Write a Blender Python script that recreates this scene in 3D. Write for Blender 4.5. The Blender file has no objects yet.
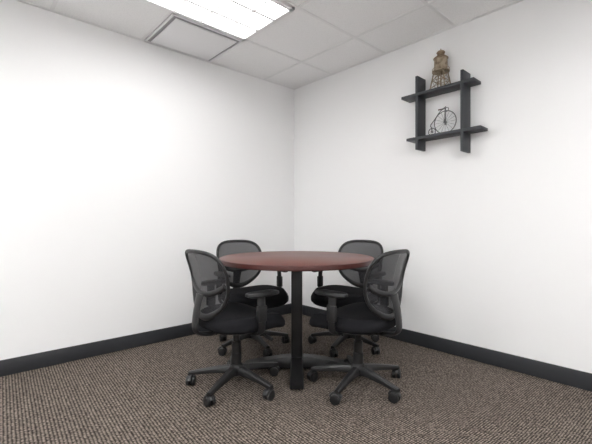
import bpy, bmesh, math, random
from mathutils import Vector, Matrix
random.seed(3)
sc = bpy.context.scene
sc.view_settings.view_transform = 'Standard'
sc.view_settings.exposure = 0.0

# ------------------------------------------------------------------ layout
F = 373.0
HC = 0.985           # camera height
CEIL = 2.435
C = Vector((-0.02, 4.08))
ang = math.radians(47.6)
v = Vector((-math.sin(ang), -math.cos(ang)))      # along left wall, away from corner  -> room +X
u = Vector((math.cos(ang), -math.sin(ang)))       # along right wall, away from corner -> room +Y
def P(x, y, z=0.0):
    r = Vector((x, y)) - C
    return Vector((r.dot(v), r.dot(u), z))
def dirang(dx, dy):
    d = Vector((dx, dy))
    return math.atan2(d.dot(u), d.dot(v))

# ------------------------------------------------------------------ materials
def newmat(name, col, rough=0.5, metal=0.0, spec=0.5):
    m = bpy.data.materials.new(name); m.use_nodes = True
    b = m.node_tree.nodes['Principled BSDF']
    b.inputs['Base Color'].default_value = (*col, 1)
    b.inputs['Roughness'].default_value = rough
    b.inputs['Metallic'].default_value = metal
    b.inputs['Specular IOR Level'].default_value = spec
    return m, m.node_tree, b
def noise_bump(nt, b, scale, strength, dist=0.002):
    tc = nt.nodes.new('ShaderNodeTexCoord'); n = nt.nodes.new('ShaderNodeTexNoise')
    n.inputs['Scale'].default_value = scale; n.inputs['Detail'].default_value = 3
    bp = nt.nodes.new('ShaderNodeBump'); bp.inputs['Strength'].default_value = strength
    bp.inputs['Distance'].default_value = dist
    nt.links.new(tc.outputs['Object'], n.inputs['Vector'])
    nt.links.new(n.outputs['Fac'], bp.inputs['Height'])
    nt.links.new(bp.outputs['Normal'], b.inputs['Normal'])
    return tc, n

M_wall, nt, b = newmat('painted_wall', (0.93, 0.93, 0.932), 0.75, 0, 0.25); noise_bump(nt, b, 250, 0.08, 0.001)
M_base, nt, b = newmat('rubber_baseboard', (0.027, 0.029, 0.033), 0.5); noise_bump(nt, b, 60, 0.05)
M_grid, nt, b = newmat('tbar_paint', (0.86, 0.86, 0.86), 0.5)
M_tile, nt, b = newmat('ceiling_tile', (0.93, 0.93, 0.93), 0.9, 0, 0.1)
tc, n = noise_bump(nt, b, 120, 0.2, 0.002)
cr = nt.nodes.new('ShaderNodeValToRGB'); cr.color_ramp.elements[0].position = 0.3; cr.color_ramp.elements[1].position = 0.5
cr.color_ramp.elements[0].color = (0.87, 0.87, 0.87, 1); cr.color_ramp.elements[1].color = (0.94, 0.94, 0.94, 1)
nt.links.new(n.outputs['Fac'], cr.inputs['Fac']); nt.links.new(cr.outputs['Color'], b.inputs['Base Color'])
M_vent, nt, b = newmat('vent_enamel', (0.86, 0.86, 0.87), 0.4)
M_ventd, nt, b = newmat('vent_gap', (0.42, 0.42, 0.43), 0.6)
M_fix, nt, b = newmat('fixture_white', (0.88, 0.88, 0.88), 0.35)

# carpet
M_carpet, nt, b = newmat('loop_carpet', (0.2, 0.17, 0.15), 0.95, 0, 0.1)
N = nt.nodes; L = nt.links
tc = N.new('ShaderNodeTexCoord')
mp = N.new('ShaderNodeMapping'); mp.inputs['Rotation'].default_value = (0, 0, math.radians(3)); mp.inputs['Scale'].default_value = (1.0, 1.35, 1.0)
L.new(tc.outputs['Object'], mp.inputs['Vector'])
vo = N.new('ShaderNodeTexVoronoi'); vo.inputs['Scale'].default_value = 66; vo.inputs['Randomness'].default_value = 0.25
L.new(mp.outputs['Vector'], vo.inputs['Vector'])
cr = N.new('ShaderNodeValToRGB'); e = cr.color_ramp.elements
e[0].position = 0.18; e[0].color = (0.285, 0.240, 0.206, 1)
e[1].position = 0.54; e[1].color = (0.028, 0.022, 0.019, 1)
L.new(vo.outputs['Distance'], cr.inputs['Fac'])
sep = N.new('ShaderNodeSeparateColor'); L.new(vo.outputs['Color'], sep.inputs['Color'])
mr = N.new('ShaderNodeMapRange'); mr.inputs['To Min'].default_value = 0.72; mr.inputs['To Max'].default_value = 1.2
L.new(sep.outputs['Red'], mr.inputs['Value'])
mx = N.new('ShaderNodeMix'); mx.data_type = 'RGBA'; mx.blend_type = 'MULTIPLY'; mx.inputs['Factor'].default_value = 1
L.new(cr.outputs['Color'], mx.inputs['A']); L.new(mr.outputs['Result'], mx.inputs['B'])
L.new(mx.outputs['Result'], b.inputs['Base Color'])
bp = N.new('ShaderNodeBump'); bp.invert = True; bp.inputs['Strength'].default_value = 0.5; bp.inputs['Distance'].default_value = 0.004
L.new(vo.outputs['Distance'], bp.inputs['Height']); L.new(bp.outputs['Normal'], b.inputs['Normal'])

# cherry laminate
def wood(name, c1, c2, rough):
    m, nt, b = newmat(name, c1, rough, 0, 0.4)
    tc = nt.nodes.new('ShaderNodeTexCoord'); mp = nt.nodes.new('ShaderNodeMapping')
    mp.inputs['Scale'].default_value = (3, 30, 3)
    n = nt.nodes.new('ShaderNodeTexNoise'); n.inputs['Scale'].default_value = 2.0; n.inputs['Detail'].default_value = 5
    cr = nt.nodes.new('ShaderNodeValToRGB')
    cr.color_ramp.elements[0].position = 0.35; cr.color_ramp.elements[1].position = 0.7
    cr.color_ramp.elements[0].color = (*c1, 1); cr.color_ramp.elements[1].color = (*c2, 1)
    nt.links.new(tc.outputs['Object'], mp.inputs['Vector']); nt.links.new(mp.outputs['Vector'], n.inputs['Vector'])
    nt.links.new(n.outputs['Fac'], cr.inputs['Fac']); nt.links.new(cr.outputs['Color'], b.inputs['Base Color'])
    return m
M_cherry = wood('cherry_laminate', (0.090, 0.021, 0.014), (0.130, 0.033, 0.021), 0.38)
M_edge, nt, b = newmat('table_edge_band', (0.060, 0.014, 0.011), 0.4)
M_black, nt, b = newmat('black_plastic', (0.009, 0.009, 0.010), 0.42)
M_metal, nt, b = newmat('black_powder_coat', (0.009, 0.009, 0.010), 0.38, 0.2)
M_fabric, nt, b = newmat('black_fabric', (0.009, 0.009, 0.011), 0.95, 0, 0.2); noise_bump(nt, b, 500, 0.5, 0.001)
M_shelf, nt, b = newmat('charcoal_shelf', (0.033, 0.036, 0.042), 0.5); noise_bump(nt, b, 90, 0.05)
M_bike, nt, b = newmat('antique_iron', (0.10, 0.10, 0.105), 0.4, 0.6)
M_bikeseat, nt, b = newmat('brown_leather', (0.12, 0.06, 0.03), 0.6)
def tin(name, c1, c2):
    m, nt, b = newmat(name, c1, 0.7, 0.0)
    tc, n = noise_bump(nt, b, 40, 0.4, 0.002)
    cr = nt.nodes.new('ShaderNodeValToRGB'); cr.color_ramp.elements[0].position = 0.32; cr.color_ramp.elements[1].position = 0.6
    cr.color_ramp.elements[0].color = (*c1, 1); cr.color_ramp.elements[1].color = (*c2, 1)
    nt.links.new(n.outputs['Fac'], cr.inputs['Fac']); nt.links.new(cr.outputs['Color'], b.inputs['Base Color'])
    return m
M_rust = tin('weathered_tin', (0.19, 0.135, 0.085), (0.40, 0.33, 0.24))
M_roof = tin('rusty_roof', (0.14, 0.09, 0.055), (0.30, 0.22, 0.14))

# woven mesh: fabric with see-through holes
M_mesh = bpy.data.materials.new('mesh_fabric'); M_mesh.use_nodes = True
nt = M_mesh.node_tree; b = nt.nodes['Principled BSDF']
b.inputs['Base Color'].default_value = (0.022, 0.022, 0.026, 1); b.inputs['Roughness'].default_value = 0.8
tr = nt.nodes.new('ShaderNodeBsdfTransparent'); ms = nt.nodes.new('ShaderNodeMixShader')
ms.inputs[0].default_value = 0.83
out = nt.nodes['Material Output']
nt.links.new(tr.outputs[0], ms.inputs[1]); nt.links.new(b.outputs[0], ms.inputs[2]); nt.links.new(ms.outputs[0], out.inputs['Surface'])

def lensmat(name, s):
    m = bpy.data.materials.new(name); m.use_nodes = True
    b = m.node_tree.nodes['Principled BSDF']
    b.inputs['Base Color'].default_value = (0.9, 0.9, 0.9, 1)
    b.inputs['Emission Color'].default_value = (1.0, 0.995, 0.985, 1)
    b.inputs['Emission Strength'].default_value = s
    return m
M_lens_a = lensmat('light_lens_dimmed', 8.5)  # in-view fixture, emission lowered to soften its hotspot on the left wall
M_lens_fill = lensmat('fill_light_lens', 22.5)  # stronger emission for the added fill troffers

# ------------------------------------------------------------------ mesh helpers
def finish(bm, name, mat, parent=None, smooth=True, loc=None):
    bmesh.ops.recalc_face_normals(bm, faces=bm.faces)
    me = bpy.data.meshes.new(name); bm.to_mesh(me); bm.free()
    ms_ = mat if isinstance(mat, (list, tuple)) else [mat]
    for m in ms_: me.materials.append(m)
    o = bpy.data.objects.new(name, me); sc.collection.objects.link(o)
    if smooth:
        for p in me.polygons: p.use_smooth = True
        try: me.set_sharp_from_angle(angle=math.radians(38))
        except Exception: pass
    if parent: o.parent = parent
    if loc: o.location = loc
    return o
def empty(name, loc, rz=0):
    o = bpy.data.objects.new(name, None); o.empty_display_size = 0.1
    o.location = loc; o.rotation_euler = (0, 0, rz); sc.collection.objects.link(o); return o
def add_box(bm, lo, hi, bev=0.0, mat=None, seg=2, midx=0):
    d = [hi[i] - lo[i] for i in range(3)]; c = [(hi[i] + lo[i]) / 2 for i in range(3)]
    t = bmesh.new(); bmesh.ops.create_cube(t, size=1)
    bmesh.ops.scale(t, vec=d, verts=t.verts)
    if bev > 0: bmesh.ops.bevel(t, geom=t.edges[:], offset=bev, segments=seg, affect='EDGES', profile=0.5)
    bmesh.ops.translate(t, vec=c, verts=t.verts)
    if mat is not None: bmesh.ops.transform(t, matrix=mat, verts=t.verts)
    merge(bm, t, midx)
def merge(bm, t, midx=0):
    vm = {}
    for vv in t.verts: vm[vv] = bm.verts.new(vv.co)
    for f in t.faces:
        try:
            nf = bm.faces.new([vm[x] for x in f.verts]); nf.material_index = midx
        except ValueError: pass
    t.free()
def loft(bm, rings, cap=True, closed=False, midx=0):
    R = [[bm.verts.new(p) for p in r] for r in rings]
    n = len(R[0]); k = len(R)
    for i in range(k if closed else k - 1):
        a = R[i]; b_ = R[(i + 1) % k]
        for j in range(n):
            f = bm.faces.new((a[j], a[(j + 1) % n], b_[(j + 1) % n], b_[j])); f.material_index = midx
    if cap and not closed:
        bm.faces.new(R[0][::-1]).material_index = midx; bm.faces.new(R[-1]).material_index = midx
def lathe(bm, prof, seg=32, center=(0, 0, 0), mat=None, midx=0):
    rings = []
    for r, z in prof:
        ring = []
        for i in range(seg):
            a = 2 * math.pi * i / seg
            p = Vector((max(r, 1e-4) * math.cos(a), max(r, 1e-4) * math.sin(a), z))
            if mat is not None: p = mat @ p
            ring.append(p + Vector(center))
        rings.append(ring)
    loft(bm, rings, True, midx=midx)
def smooth_pts(pts, sub=8, closed=False):
    pts = [Vector(p) for p in pts]; n = len(pts); outp = []
    rng = n if closed else n - 1
    for i in range(rng):
        g = (lambda k: pts[k % n]) if closed else (lambda k: pts[min(max(k, 0), n - 1)])
        p0, p1, p2, p3 = g(i - 1), g(i), g(i + 1), g(i + 2)
        for s in range(sub):
            t = s / sub
            outp.append(0.5 * ((2 * p1) + (-p0 + p2) * t + (2 * p0 - 5 * p1 + 4 * p2 - p3) * t * t + (-p0 + 3 * p1 - 3 * p2 + p3) * t ** 3))
    if not closed: outp.append(pts[-1])
    return outp
def tube(bm, pts, r, seg=10, closed=False, up=(0, 0, 1), ry=None, midx=0):
    n = len(pts); rings = []
    pts = [Vector(p) for p in pts]; up = Vector(up)
    for i in range(n):
        if closed: t = pts[(i + 1) % n] - pts[i - 1]
        else: t = pts[min(i + 1, n - 1)] - pts[max(i - 1, 0)]
        t.normalize()
        s = t.cross(up)
        if s.length < 1e-3: s = t.cross(Vector((1, 0, 0))) if abs(t.x) < 0.9 else t.cross(Vector((0, 1, 0)))
        s.normalize(); w = s.cross(t).normalized()
        ra = r[i] if isinstance(r, (list, tuple)) else r
        rb = ra if ry is None else (ry[i] if isinstance(ry, (list, tuple)) else ry)
        rings.append([pts[i] + s * ra * math.cos(2 * math.pi * k / seg) + w * rb * math.sin(2 * math.pi * k / seg) for k in range(seg)])
    loft(bm, rings, True, closed, midx)

# ------------------------------------------------------------------ room shell
RX, RY = 4.4, 4.25
def boxobj(name, lo, hi, mat, bev=0, parent=None):
    bm = bmesh.new(); add_box(bm, lo, hi, bev); return finish(bm, name, mat, parent, smooth=bev > 0)
boxobj('floor', (-0.1, -0.1, -0.1), (RX + .1, RY + .1, 0), M_carpet)
boxobj('ceiling', (-0.1, -0.1, CEIL), (RX + .1, RY + .1, CEIL + .1), M_tile)
boxobj('wall_left', (0, -0.1, 0), (RX, 0, CEIL), M_wall)
boxobj('wall_right', (-0.1, -0.1, 0), (0, RY, CEIL), M_wall)
boxobj('wall_rear_left', (RX, -0.1, 0), (RX + .1, RY, CEIL), M_wall)
boxobj('wall_rear_right', (-0.1, RY, 0), (RX + .1, RY + .1, CEIL), M_wall)
def baseb(name, lo, hi): return boxobj(name, lo, hi, M_base, 0.003)
T = 0.012; BH = 0.104
baseb('baseboard_left', (T, 0, 0), (RX, T, BH))
baseb('baseboard_right', (0, 0, 0), (T, RY, BH))
baseb('baseboard_rear_left', (RX - T, T, 0), (RX, RY, BH))
baseb('baseboard_rear_right', (T, RY - T, 0), (RX - T, RY, BH))

# suspended ceiling T-bars (one object)
GX0, GY0, G = 0.42, 0.565, 0.61
bm = bmesh.new(); w = 0.011; zt = CEIL
xs = [GX0 + G * i for i in range(7)]; ys = [GY0 + G * i for i in range(7) if GY0 + G * i < RY]
for x in xs: add_box(bm, (x - w, 0, zt - .004), (x + w, RY, zt))
for y in ys: add_box(bm, (0, y - w, zt - .0045), (RX, y + w, zt))
add_box(bm, (0, 0, zt - .005), (RX, .018, zt)); add_box(bm, (0, 0, zt - .005), (.018, RY, zt))
finish(bm, 'trim_ceiling_grid', M_grid, smooth=False)

# troffers 2x4: one in view, the rest added as fill
def troffer(x0, y0, mat):
    x1, y1 = x0 + 2 * G, y0 + G
    e0 = empty('ceiling_light_troffer', ((x0 + x1) / 2, (y0 + y1) / 2, CEIL))
    hx, hy = G - .014, G / 2 - .014
    bm = bmesh.new(); fr = 0.028; z0 = -.022
    add_box(bm, (-hx, -hy, z0), (hx, -hy + fr, 0), .002); add_box(bm, (-hx, hy - fr, z0), (hx, hy, 0), .002)
    add_box(bm, (-hx, -hy, z0), (-hx + fr, hy, 0), .002); add_box(bm, (hx - fr, -hy, z0), (hx, hy, 0), .002)
    for i in (1, 2):
        yy = -hy + i * 2 * hy / 3; add_box(bm, (-hx + fr, yy - .010, z0), (hx - fr, yy + .010, -.006), .001)
    for i in range(1, 6):
        xx = -hx + i * 2 * hx / 6; add_box(bm, (xx - .006, -hy + fr, z0 + .002), (xx + .006, hy - fr, -.006))
    finish(bm, 'louver_frame', M_fix, e0)
    bm = bmesh.new(); add_box(bm, (-hx + fr * .5, -hy + fr * .5, -.008), (hx - fr * .5, hy - fr * .5, -.002))
    finish(bm, 'lens', mat, e0, smooth=False)
troffer(GX0 + G, GY0, M_lens_a)
for tx_, ty_ in ((GX0 + G, GY0 + 4 * G), (GX0 + 4 * G, GY0 + 4 * G), (GX0 + 4 * G, GY0 + G)): troffer(tx_, ty_, M_lens_fill)  # invented fixtures out of view, added as fill to brighten the room

# supply air panel next to the left wall
def vent(x0, y0, x1, y1):
    e0 = empty('air_vent', ((x0 + x1) / 2, (y0 + y1) / 2, CEIL))
    hx, hy = (x1 - x0) / 2, (y1 - y0) / 2
    bm = bmesh.new(); add_box(bm, (-hx, -hy, -.006), (hx, hy, 0)); finish(bm, 'backing', M_ventd, e0, smooth=False)
    bm = bmesh.new()
    fr = .014
    add_box(bm, (-hx, -hy, -.016), (hx, -hy + fr, -.004), .001); add_box(bm, (-hx, hy - fr, -.016), (hx, hy, -.004), .001)
    add_box(bm, (-hx, -hy, -.016), (-hx + fr, hy, -.004), .001); add_box(bm, (hx - fr, -hy, -.016), (hx, hy, -.004), .001)
    add_box(bm, (-hx + .038, -hy + .038, -.020), (hx - .038, hy - .038, -.012), .003)
    for sx in (-1, 1):
        for sy in (-1, 1): add_box(bm, (sx * hx * .7 - .01, sy * hy * .7 - .01, -.013), (sx * hx * .7 + .01, sy * hy * .7 + .01, -.005))
    finish(bm, 'face_plate', M_vent, e0)
vent(GX0 + G + .013, .02, GX0 + 2 * G - .013, GY0 - .013)

# ------------------------------------------------------------------ round table
TX, TY = 0.005, 2.52
tab = empty('round_table', P(TX, TY), dirang(0, 1) - math.pi / 2)
R = 0.515; zt = 0.750
bm = bmesh.new()
lathe(bm, [(R - .006, zt), (R - .001, zt - .003), (R, zt - .008), (R, zt - .026), (R - .004, zt - .031)], 96, midx=1)
for f in bm.faces:
    if len(f.verts) > 4 and f.calc_center_median().z > zt - .001: f.material_index = 0
finish(bm, 'tabletop', [M_cherry, M_edge], tab)
bm = bmesh.new()
add_box(bm, (-.037, -.037, .03), (.037, .037, .70), .008)
add_box(bm, (-.28, -.022, .688), (.28, .022, .719), .004)
add_box(bm, (-.022, -.28, .688), (.022, .28, .719), .004)
finish(bm, 'column', M_metal, tab)
bm = bmesh.new()
for k in range(4):
    m = Matrix.Rotation(k * math.pi / 2, 4, 'Z')
    rings = []
    for yy, hw, zb, ztp in ((0.02, .040, .012, .085), (.10, .040, .012, .080), (.22, .041, .010, .062), (.335, .042, .008, .042), (.35, .038, .012, .034)):
        ring = []
        for (sx, zz) in ((-1, zb), (1, zb), (1, ztp - .008), (.85, ztp), (-.85, ztp), (-1, ztp - .008)):
            ring.append(m @ Vector((sx * hw, yy, zz)))
        rings.append(ring)
    loft(bm, rings)
    lathe(bm, [(.016, 0), (.018, .005), (.018, .013)], 16, center=(m @ Vector((0, .31, 0))))
finish(bm, 'cross_base', M_metal, tab)

# ------------------------------------------------------------------ office chair
def back_pt(x, z):
    t = (z - .44) / .40
    y = -.220 - .050 * t + .9 * x * x + .028 * math.sin(math.pi * min(max(t, 0), 1)) - .03 * max(0, t - .55)
    return Vector((x, y, z))
BZ0, BZ1 = .450, .822
def outline(a, sc_=1.0):
    zc = (BZ0 + BZ1) / 2; hb = (BZ1 - BZ0) / 2
    ca, sa = math.cos(a), math.sin(a)
    n_ = 3.1 + .9 * sa
    x = math.copysign(abs(ca) ** (2 / n_), ca); z = math.copysign(abs(sa) ** (2 / n_), sa)
    wdt = .200 + .016 * z
    if z < 0: wdt *= 1 - .24 * (z * z)
    zz = z * hb
    if z > 0: zz -= .012 * (x * x) * z
    return x * wdt * sc_, zc + zz * sc_
def chair(cx, cy, fx, fy, phase_deg):
    rz = dirang(fx, fy) - math.pi / 2
    e0 = empty('office_chair', P(cx, cy), rz)
    pa = math.radians(phase_deg)
    pr = dirang(math.cos(pa), math.sin(pa)) - rz
    bm = bmesh.new(); bw = bmesh.new()
    lathe(bm, [(.030, .065), (.042, .072), (.044, .115), (.036, .135), (.030, .137)], 24)
    for k in range(5):
        a = pr + k * 2 * math.pi / 5
        m = Matrix.Rotation(a, 4, 'Z')
        rings = []
        for rr, hw, zc, hh in ((.02, .024, .102, .022), (.10, .021, .098, .018), (.19, .018, .086, .014), (.262, .016, .074, .011), (.29, .013, .070, .009)):
            ring = [m @ Vector((rr, hw * s1, zc + hh * s2)) for s1, s2 in ((-1, -1), (1, -1), (1, .4), (.6, 1), (-.6, 1), (-1, .4))]
            rings.append(ring)
        loft(bm, rings)
        c = m @ Vector((.275, 0, 0))
        sw = Matrix.Rotation(random.uniform(0, 6.28), 4, 'Z')
        lathe(bm, [(.007, .045), (.007, .075)], 10, center=c)
        rot = sw @ Matrix.Rotation(math.pi / 2, 4, 'Y')
        off = sw @ Vector((0, .010, .0))
        for s in (-1, 1):
            cc = c + off + (sw @ Vector((s * .015, 0, 0))) + Vector((0, 0, .028))
            lathe(bw, [(.008, -.011), (.023, -.011), (.028, -.008), (.028, .008), (.023, .011), (.008, .011)], 22, center=cc, mat=rot)
        hp = []
        for i in range(9):
            t = math.radians(15 + i * 18)
            hp.append(c + off + (sw @ Vector((0, .031 * math.cos(t), 0))) + Vector((0, 0, .028 + .031 * math.sin(t))))
        tube(bm, hp, .009, 8, up=sw @ Vector((1, 0, 0)), ry=.024 * .6)
    finish(bm, 'star_base', M_black, e0); finish(bw, 'casters', M_black, e0)
    bm = bmesh.new()
    lathe(bm, [(.031, .13), (.031, .20), (.027, .205), (.027, .27), (.019, .272), (.019, .355)], 24)
    add_box(bm, (-.07, -.13, .335), (.07, .10, .372), .012)
    add_box(bm, (-.15, -.12, .365), (.15, .12, .376), .003)
    tube(bm, smooth_pts([(.05, .03, .35), (.17, .04, .345), (.235, .05, .335)]), .006, 8)
    tube(bm, [(.225, .05, .337), (.275, .055, .33)], .011, 10)
    finish(bm, 'gas_lift', M_black, e0)
    bm = bmesh.new(); rings = []
    prof = [(.80, .372), (.95, .376), (1.0, .392), (1.0, .412), (.975, .428), (.90, .437), (.75, .442), (.45, .440), (.15, .436)]
    for s_, z in prof:
        ring = []
        for i in range(48):
            a = 2 * math.pi * i / 48; ca, sa = math.cos(a), math.sin(a)
            x = math.copysign(abs(ca) ** (2 / 3.2), ca) * .245; y = math.copysign(abs(sa) ** (2 / 3.0), sa) * .235
            x *= 1 + .05 * (y / .235)
            zz = z
            yy = y * s_ + .025
            if yy > .10: zz -= .25 * (yy - .10) ** 1.3 * 1.6
            zz += .35 * (x * s_) ** 2 * (1 if z > .43 else 0)
            ring.append((x * s_, yy, zz))
        rings.append(ring)
    loft(bm, rings)
    finish(bm, 'seat_cushion', M_fabric, e0)
    bm = bmesh.new(); rings = []
    for s_, z in ((.5, .366), (.86, .368), (.93, .378), (.9, .384)):
        ring = []
        for i in range(40):
            a = 2 * math.pi * i / 40; ca, sa = math.cos(a), math.sin(a)
            x = math.copysign(abs(ca) ** (2 / 3.2), ca) * .245 * s_; y = math.copysign(abs(sa) ** (2 / 3.0), sa) * .235 * s_ + .025
            zz = z - (.4 * max(0, y - .10) ** 1.3)
            ring.append((x, y, zz))
        rings.append(ring)
    loft(bm, rings); finish(bm, 'seat_shell', M_black, e0)
    bm = bmesh.new()
    NP = 72; pts = [back_pt(*outline(2 * math.pi * i / NP)) for i in range(NP)]
    rad = []
    for i in range(NP):
        s = math.sin(2 * math.pi * i / NP)
        rad.append(.0115 + (.008 if s < 0 else 0) * s * s)
    tube(bm, pts, rad, 10, True, up=(0, 1, 0), ry=.009)
    pl = []
    for i in range(17):
        t = i / 16 * 2 - 1
        pl.append(back_pt(t * .182, .580 + .060 * t * t) + Vector((0, -.004, 0)))
    tube(bm, pl, .016, 10, False, up=(0, 1, 0), ry=.008)
    finish(bm, 'back_frame', M_black, e0)
    bm = bmesh.new()
    cen = bm.verts.new(back_pt(0, (BZ0 + BZ1) / 2)); prev = None
    for q in range(1, 9):
        ring = [bm.verts.new(back_pt(*outline(2 * math.pi * i / NP, q / 8 * .99))) for i in range(NP)]
        for i in range(NP):
            if prev is None: bm.faces.new((cen, ring[i], ring[(i + 1) % NP]))
            else: bm.faces.new((prev[i], ring[i], ring[(i + 1) % NP], prev[(i + 1) % NP]))
        prev = ring
    finish(bm, 'mesh_web', M_mesh, e0)
    bm = bmesh.new()
    sp = smooth_pts([(0, -.08, .352), (0, -.19, .350), (0, -.262, .375), (0, -.268, .44), (0, -.254, .52), (0, -.238, .58)], 6)
    n_ = len(sp)
    tube(bm, sp, [.042 - .012 * math.sin(math.pi * i / (n_ - 1)) for i in range(n_)], 12, up=(0, -1, 0.01), ry=.011)
    finish(bm, 'back_support', M_black, e0)
    for s in (-1, 1):
        bm = bmesh.new()
        ap = smooth_pts([(s * .11, -.01, .366), (s * .20, -.01, .364), (s * .262, -.012, .378), (s * .276, -.014, .43), (s * .276, -.016, .50), (s * .272, -.018, .580)], 6)
        n_ = len(ap)
        tube(bm, ap, [.029 - .006 * math.sin(math.pi * i / (n_ - 1)) for i in range(n_)], 12, up=(s, 0, .01), ry=.009)
        add_box(bm, (s * .276 - .013, -.046, .44), (s * .276 + .013, .014, .53), .007)
        finish(bm, 'arm_support', M_black, e0)
        bm = bmesh.new(); rings = []
        for s_, z in ((.85, .578), (1, .584), (1, .595), (.93, .602), (.75, .604), (.3, .604)):
            ring = []
            for i in range(32):
                a = 2 * math.pi * i / 32; ca, sa = math.cos(a), math.sin(a)
                x = math.copysign(abs(ca) ** .7, ca) * .035; y = math.copysign(abs(sa) ** .75, sa) * .110
                x *= 1 - .12 * (y / .110)
                x += -s * .9 * (y * y)
                ring.append((s * .268 + x * s_, y * (s_ if s_ > .8 else s_ ** .5) + .005, z - .10 * max(0, y - .06)))
            rings.append(ring)
        loft(bm, rings); finish(bm, 'arm_pad', M_black, e0)
    return e0
chair(-.36, 2.25, .74, .67, 249)
chair(.375, 2.25, -.72, .69, 237)
chair(-.35, 2.97, .60, -.80, 300)
chair(.41, 2.97, -.62, -.78, 240)

# ------------------------------------------------------------------ wall shelf
D = 0.125; th = 0.020
sh = empty('wall_shelf', (0, 1.70, 1.80))
def sb(name, y0, y1, z0, z1):
    boxobj(name, (0, y0 - 1.70, z0 - 1.80), (D, y1 - 1.70, z1 - 1.80), M_shelf, .0015, sh)
UZ, LZ = 1.965, 1.628
sb('board_top', 1.405, 1.965, UZ - th / 2, UZ + th / 2)
sb('board_bottom', 1.45, 2.01, LZ - th / 2, LZ + th / 2)
def post(name, yc, z0, z1):
    boxobj(name, (0, yc - th / 2 - 1.70, z0 - 1.80), (D - .002, yc + th / 2 - 1.70, z1 - 1.80), M_shelf, .0015, sh)
post('upright_a', 1.535, 1.542, 2.106); post('upright_b', 1.882, 1.482, 2.051)

# ------------------------------------------------------------------ water tower model
wt = empty('water_tower_model', (.062, 1.70, UZ + th / 2))
bm = bmesh.new()
bs, ts, hz = .056, .036, .130
cor = [(-1, -1), (1, -1), (1, 1), (-1, 1)]
def legp(c, z):
    k = bs + (ts - bs) * z / hz; return Vector((c[0] * k, c[1] * k, z))
for c in cor:
    tube(bm, [legp(c, 0), legp(c, hz)], .0046, 8)
    lathe(bm, [(.007, 0), (.007, .004)], 10, center=legp(c, 0))
for i in range(4):
    a, b2 = cor[i], cor[(i + 1) % 4]
    for z0, z1 in ((.004, .064), (.064, .125)):
        tube(bm, [legp(a, z0), legp(b2, z1)], .0018, 6); tube(bm, [legp(b2, z0), legp(a, z1)], .0018, 6)
        tube(bm, [legp(a, z1), legp(b2, z1)], .0026, 6)
tube(bm, [(0, 0, 0), (0, 0, hz)], .005, 10)
finish(bm, 'lattice_legs', M_rust, wt)
bm = bmesh.new()
lathe(bm, [(.058, hz - .003), (.062, hz - .002), (.062, hz + .004), (.04, hz + .005)], 32)
for i in range(12):
    a = i * math.pi / 6; tube(bm, [(.060 * math.cos(a), .060 * math.sin(a), hz), (.060 * math.cos(a), .060 * math.sin(a), hz + .022)], .0015, 6)
tube(bm, [(.060 * math.cos(i * math.pi / 16), .060 * math.sin(i * math.pi / 16), hz + .022) for i in range(32)], .0018, 6, True)
finish(bm, 'platform', M_rust, wt)
bm = bmesh.new()
lathe(bm, [(.043, hz + .004), (.0455, hz + .006)] + [q for k in range(4) for q in ((.0455, hz + .012 + k * .024), (.0475, hz + .013 + k * .024), (.0475, hz + .017 + k * .024), (.0455, hz + .018 + k * .024))] + [(.045, hz + .098)], 36)
for k in range(18):
    a = k * math.pi / 9; tube(bm, [(.046 * math.cos(a), .046 * math.sin(a), hz + .006), (.046 * math.cos(a), .046 * math.sin(a), hz + .096)], .0016, 6)
finish(bm, 'tank', M_rust, wt)
bm = bmesh.new()
lathe(bm, [(.045, hz + .097), (.053, hz + .097), (.053, hz + .101), (.026, hz + .122), (.024, hz + .126), (.026, hz + .127), (.026, hz + .142), (.031, hz + .143), (.022, hz + .154), (.005, hz + .160), (.003, hz + .172)], 36)
finish(bm, 'roof', M_roof, wt)

# ------------------------------------------------------------------ penny-farthing
bk = empty('penny_farthing_model', (.062, 1.715, LZ + th / 2))
def ringpts(cy, cz, r, n=40, x=0): return [(x, cy + r * math.cos(2 * math.pi * i / n), cz + r * math.sin(2 * math.pi * i / n)) for i in range(n)]
bm = bmesh.new(); BR = .083; bc = (.018, BR + .003)
tube(bm, ringpts(bc[0], bc[1], BR), .0032, 8, True, up=(1, 0, 0))
for i in range(16):
    a = 2 * math.pi * i / 16; tube(bm, [(0, bc[0], bc[1]), (0, bc[0] + BR * math.cos(a), bc[1] + BR * math.sin(a))], .0009, 5)
rx = Matrix.Rotation(math.pi / 2, 4, 'Y')
lathe(bm, [(.008, -.012), (.008, .012)], 14, center=(0, bc[0], bc[1]), mat=rx)
finish(bm, 'front_wheel', M_bike, bk)
bm = bmesh.new(); sr = .028; s0 = (-.085, sr + .003)
tube(bm, ringpts(s0[0], s0[1], sr, 28), .003, 8, True, up=(1, 0, 0))
for i in range(10):
    a = 2 * math.pi * i / 10; tube(bm, [(0, s0[0], s0[1]), (0, s0[0] + sr * math.cos(a), s0[1] + sr * math.sin(a))], .0009, 5)
lathe(bm, [(.005, -.010), (.005, .010)], 12, center=(0, s0[0], s0[1]), mat=rx)
finish(bm, 'rear_wheel', M_bike, bk)
bm = bmesh.new()
top = bc[1] + BR
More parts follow.
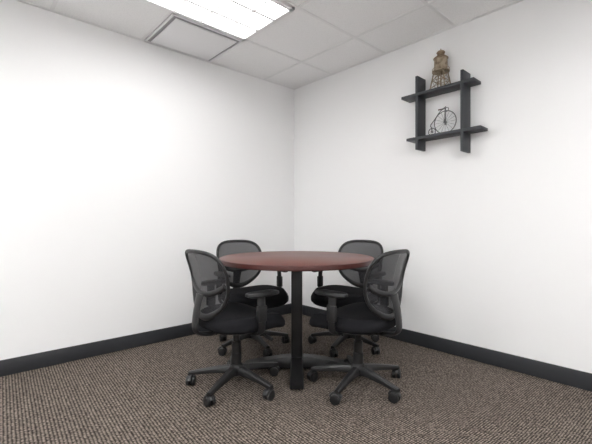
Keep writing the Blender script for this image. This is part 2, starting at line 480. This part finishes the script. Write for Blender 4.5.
tube(bm, smooth_pts([(0, bc[0] + .004, top + .020), (0, bc[0] - .035, top + .006), (0, bc[0] - .078, top - .045), (0, -.095, .085), (0, s0[0] - .006, s0[1] + sr + .008), (0, s0[0] - .002, s0[1] + sr + .004)]), .0034, 8)
for s in (-1, 1):
    tube(bm, [(s * .008, bc[0], bc[1]), (s * .007, bc[0] + .002, top + .008), (0, bc[0] + .004, top + .020)], .0024, 8)
    tube(bm, [(s * .007, s0[0], s0[1]), (s * .005, s0[0] - .004, s0[1] + sr + .008)], .002, 6)
    tube(bm, smooth_pts([(0, bc[0] + .004, top + .022), (s * .02, bc[0] + .014, top + .024), (s * .036, bc[0] + .006, top + .010), (s * .042, bc[0] - .014, top + .006)]), .0026, 8)
    tube(bm, [(s * .012, bc[0], bc[1]), (s * .014, bc[0] + s * .012, bc[1] - s * .022)], .002, 6)
    add_box(bm, (s * .014 - .002 if s > 0 else s * .026, bc[0] + s * .012 - .006, bc[1] - s * .022 - .003), (s * .014 + .012 if s > 0 else s * .012, bc[0] + s * .012 + .006, bc[1] - s * .022 + .003))
finish(bm, 'bike_frame', M_bike, bk)
bm = bmesh.new(); rings = []
for yy, hw, zz in ((-.052, .004, .0), (-.048, .013, .003), (-.036, .012, .004), (-.022, .006, .002), (-.012, .004, .003)):
    rings.append([(hw * math.cos(a * math.pi / 5), bc[0] + yy, top + .014 + zz + .004 * math.sin(a * math.pi / 5)) for a in range(10)])
loft(bm, rings); finish(bm, 'saddle', M_bikeseat, bk)

# ------------------------------------------------------------------ world + camera
wd = bpy.data.worlds.new('world'); sc.world = wd; wd.use_nodes = True
wd.node_tree.nodes['Background'].inputs[0].default_value = (0.9, 0.95, 1, 1)
wd.node_tree.nodes['Background'].inputs[1].default_value = 0.3
cam = bpy.data.cameras.new('camera'); co = bpy.data.objects.new('camera', cam); sc.collection.objects.link(co)
cam.sensor_width = 36; cam.lens = 36 * F / 592; cam.clip_start = .05
co.location = P(0, 0, HC)
co.rotation_euler = (math.pi / 2, 0, dirang(0, 1) - math.pi / 2)
sc.camera = co
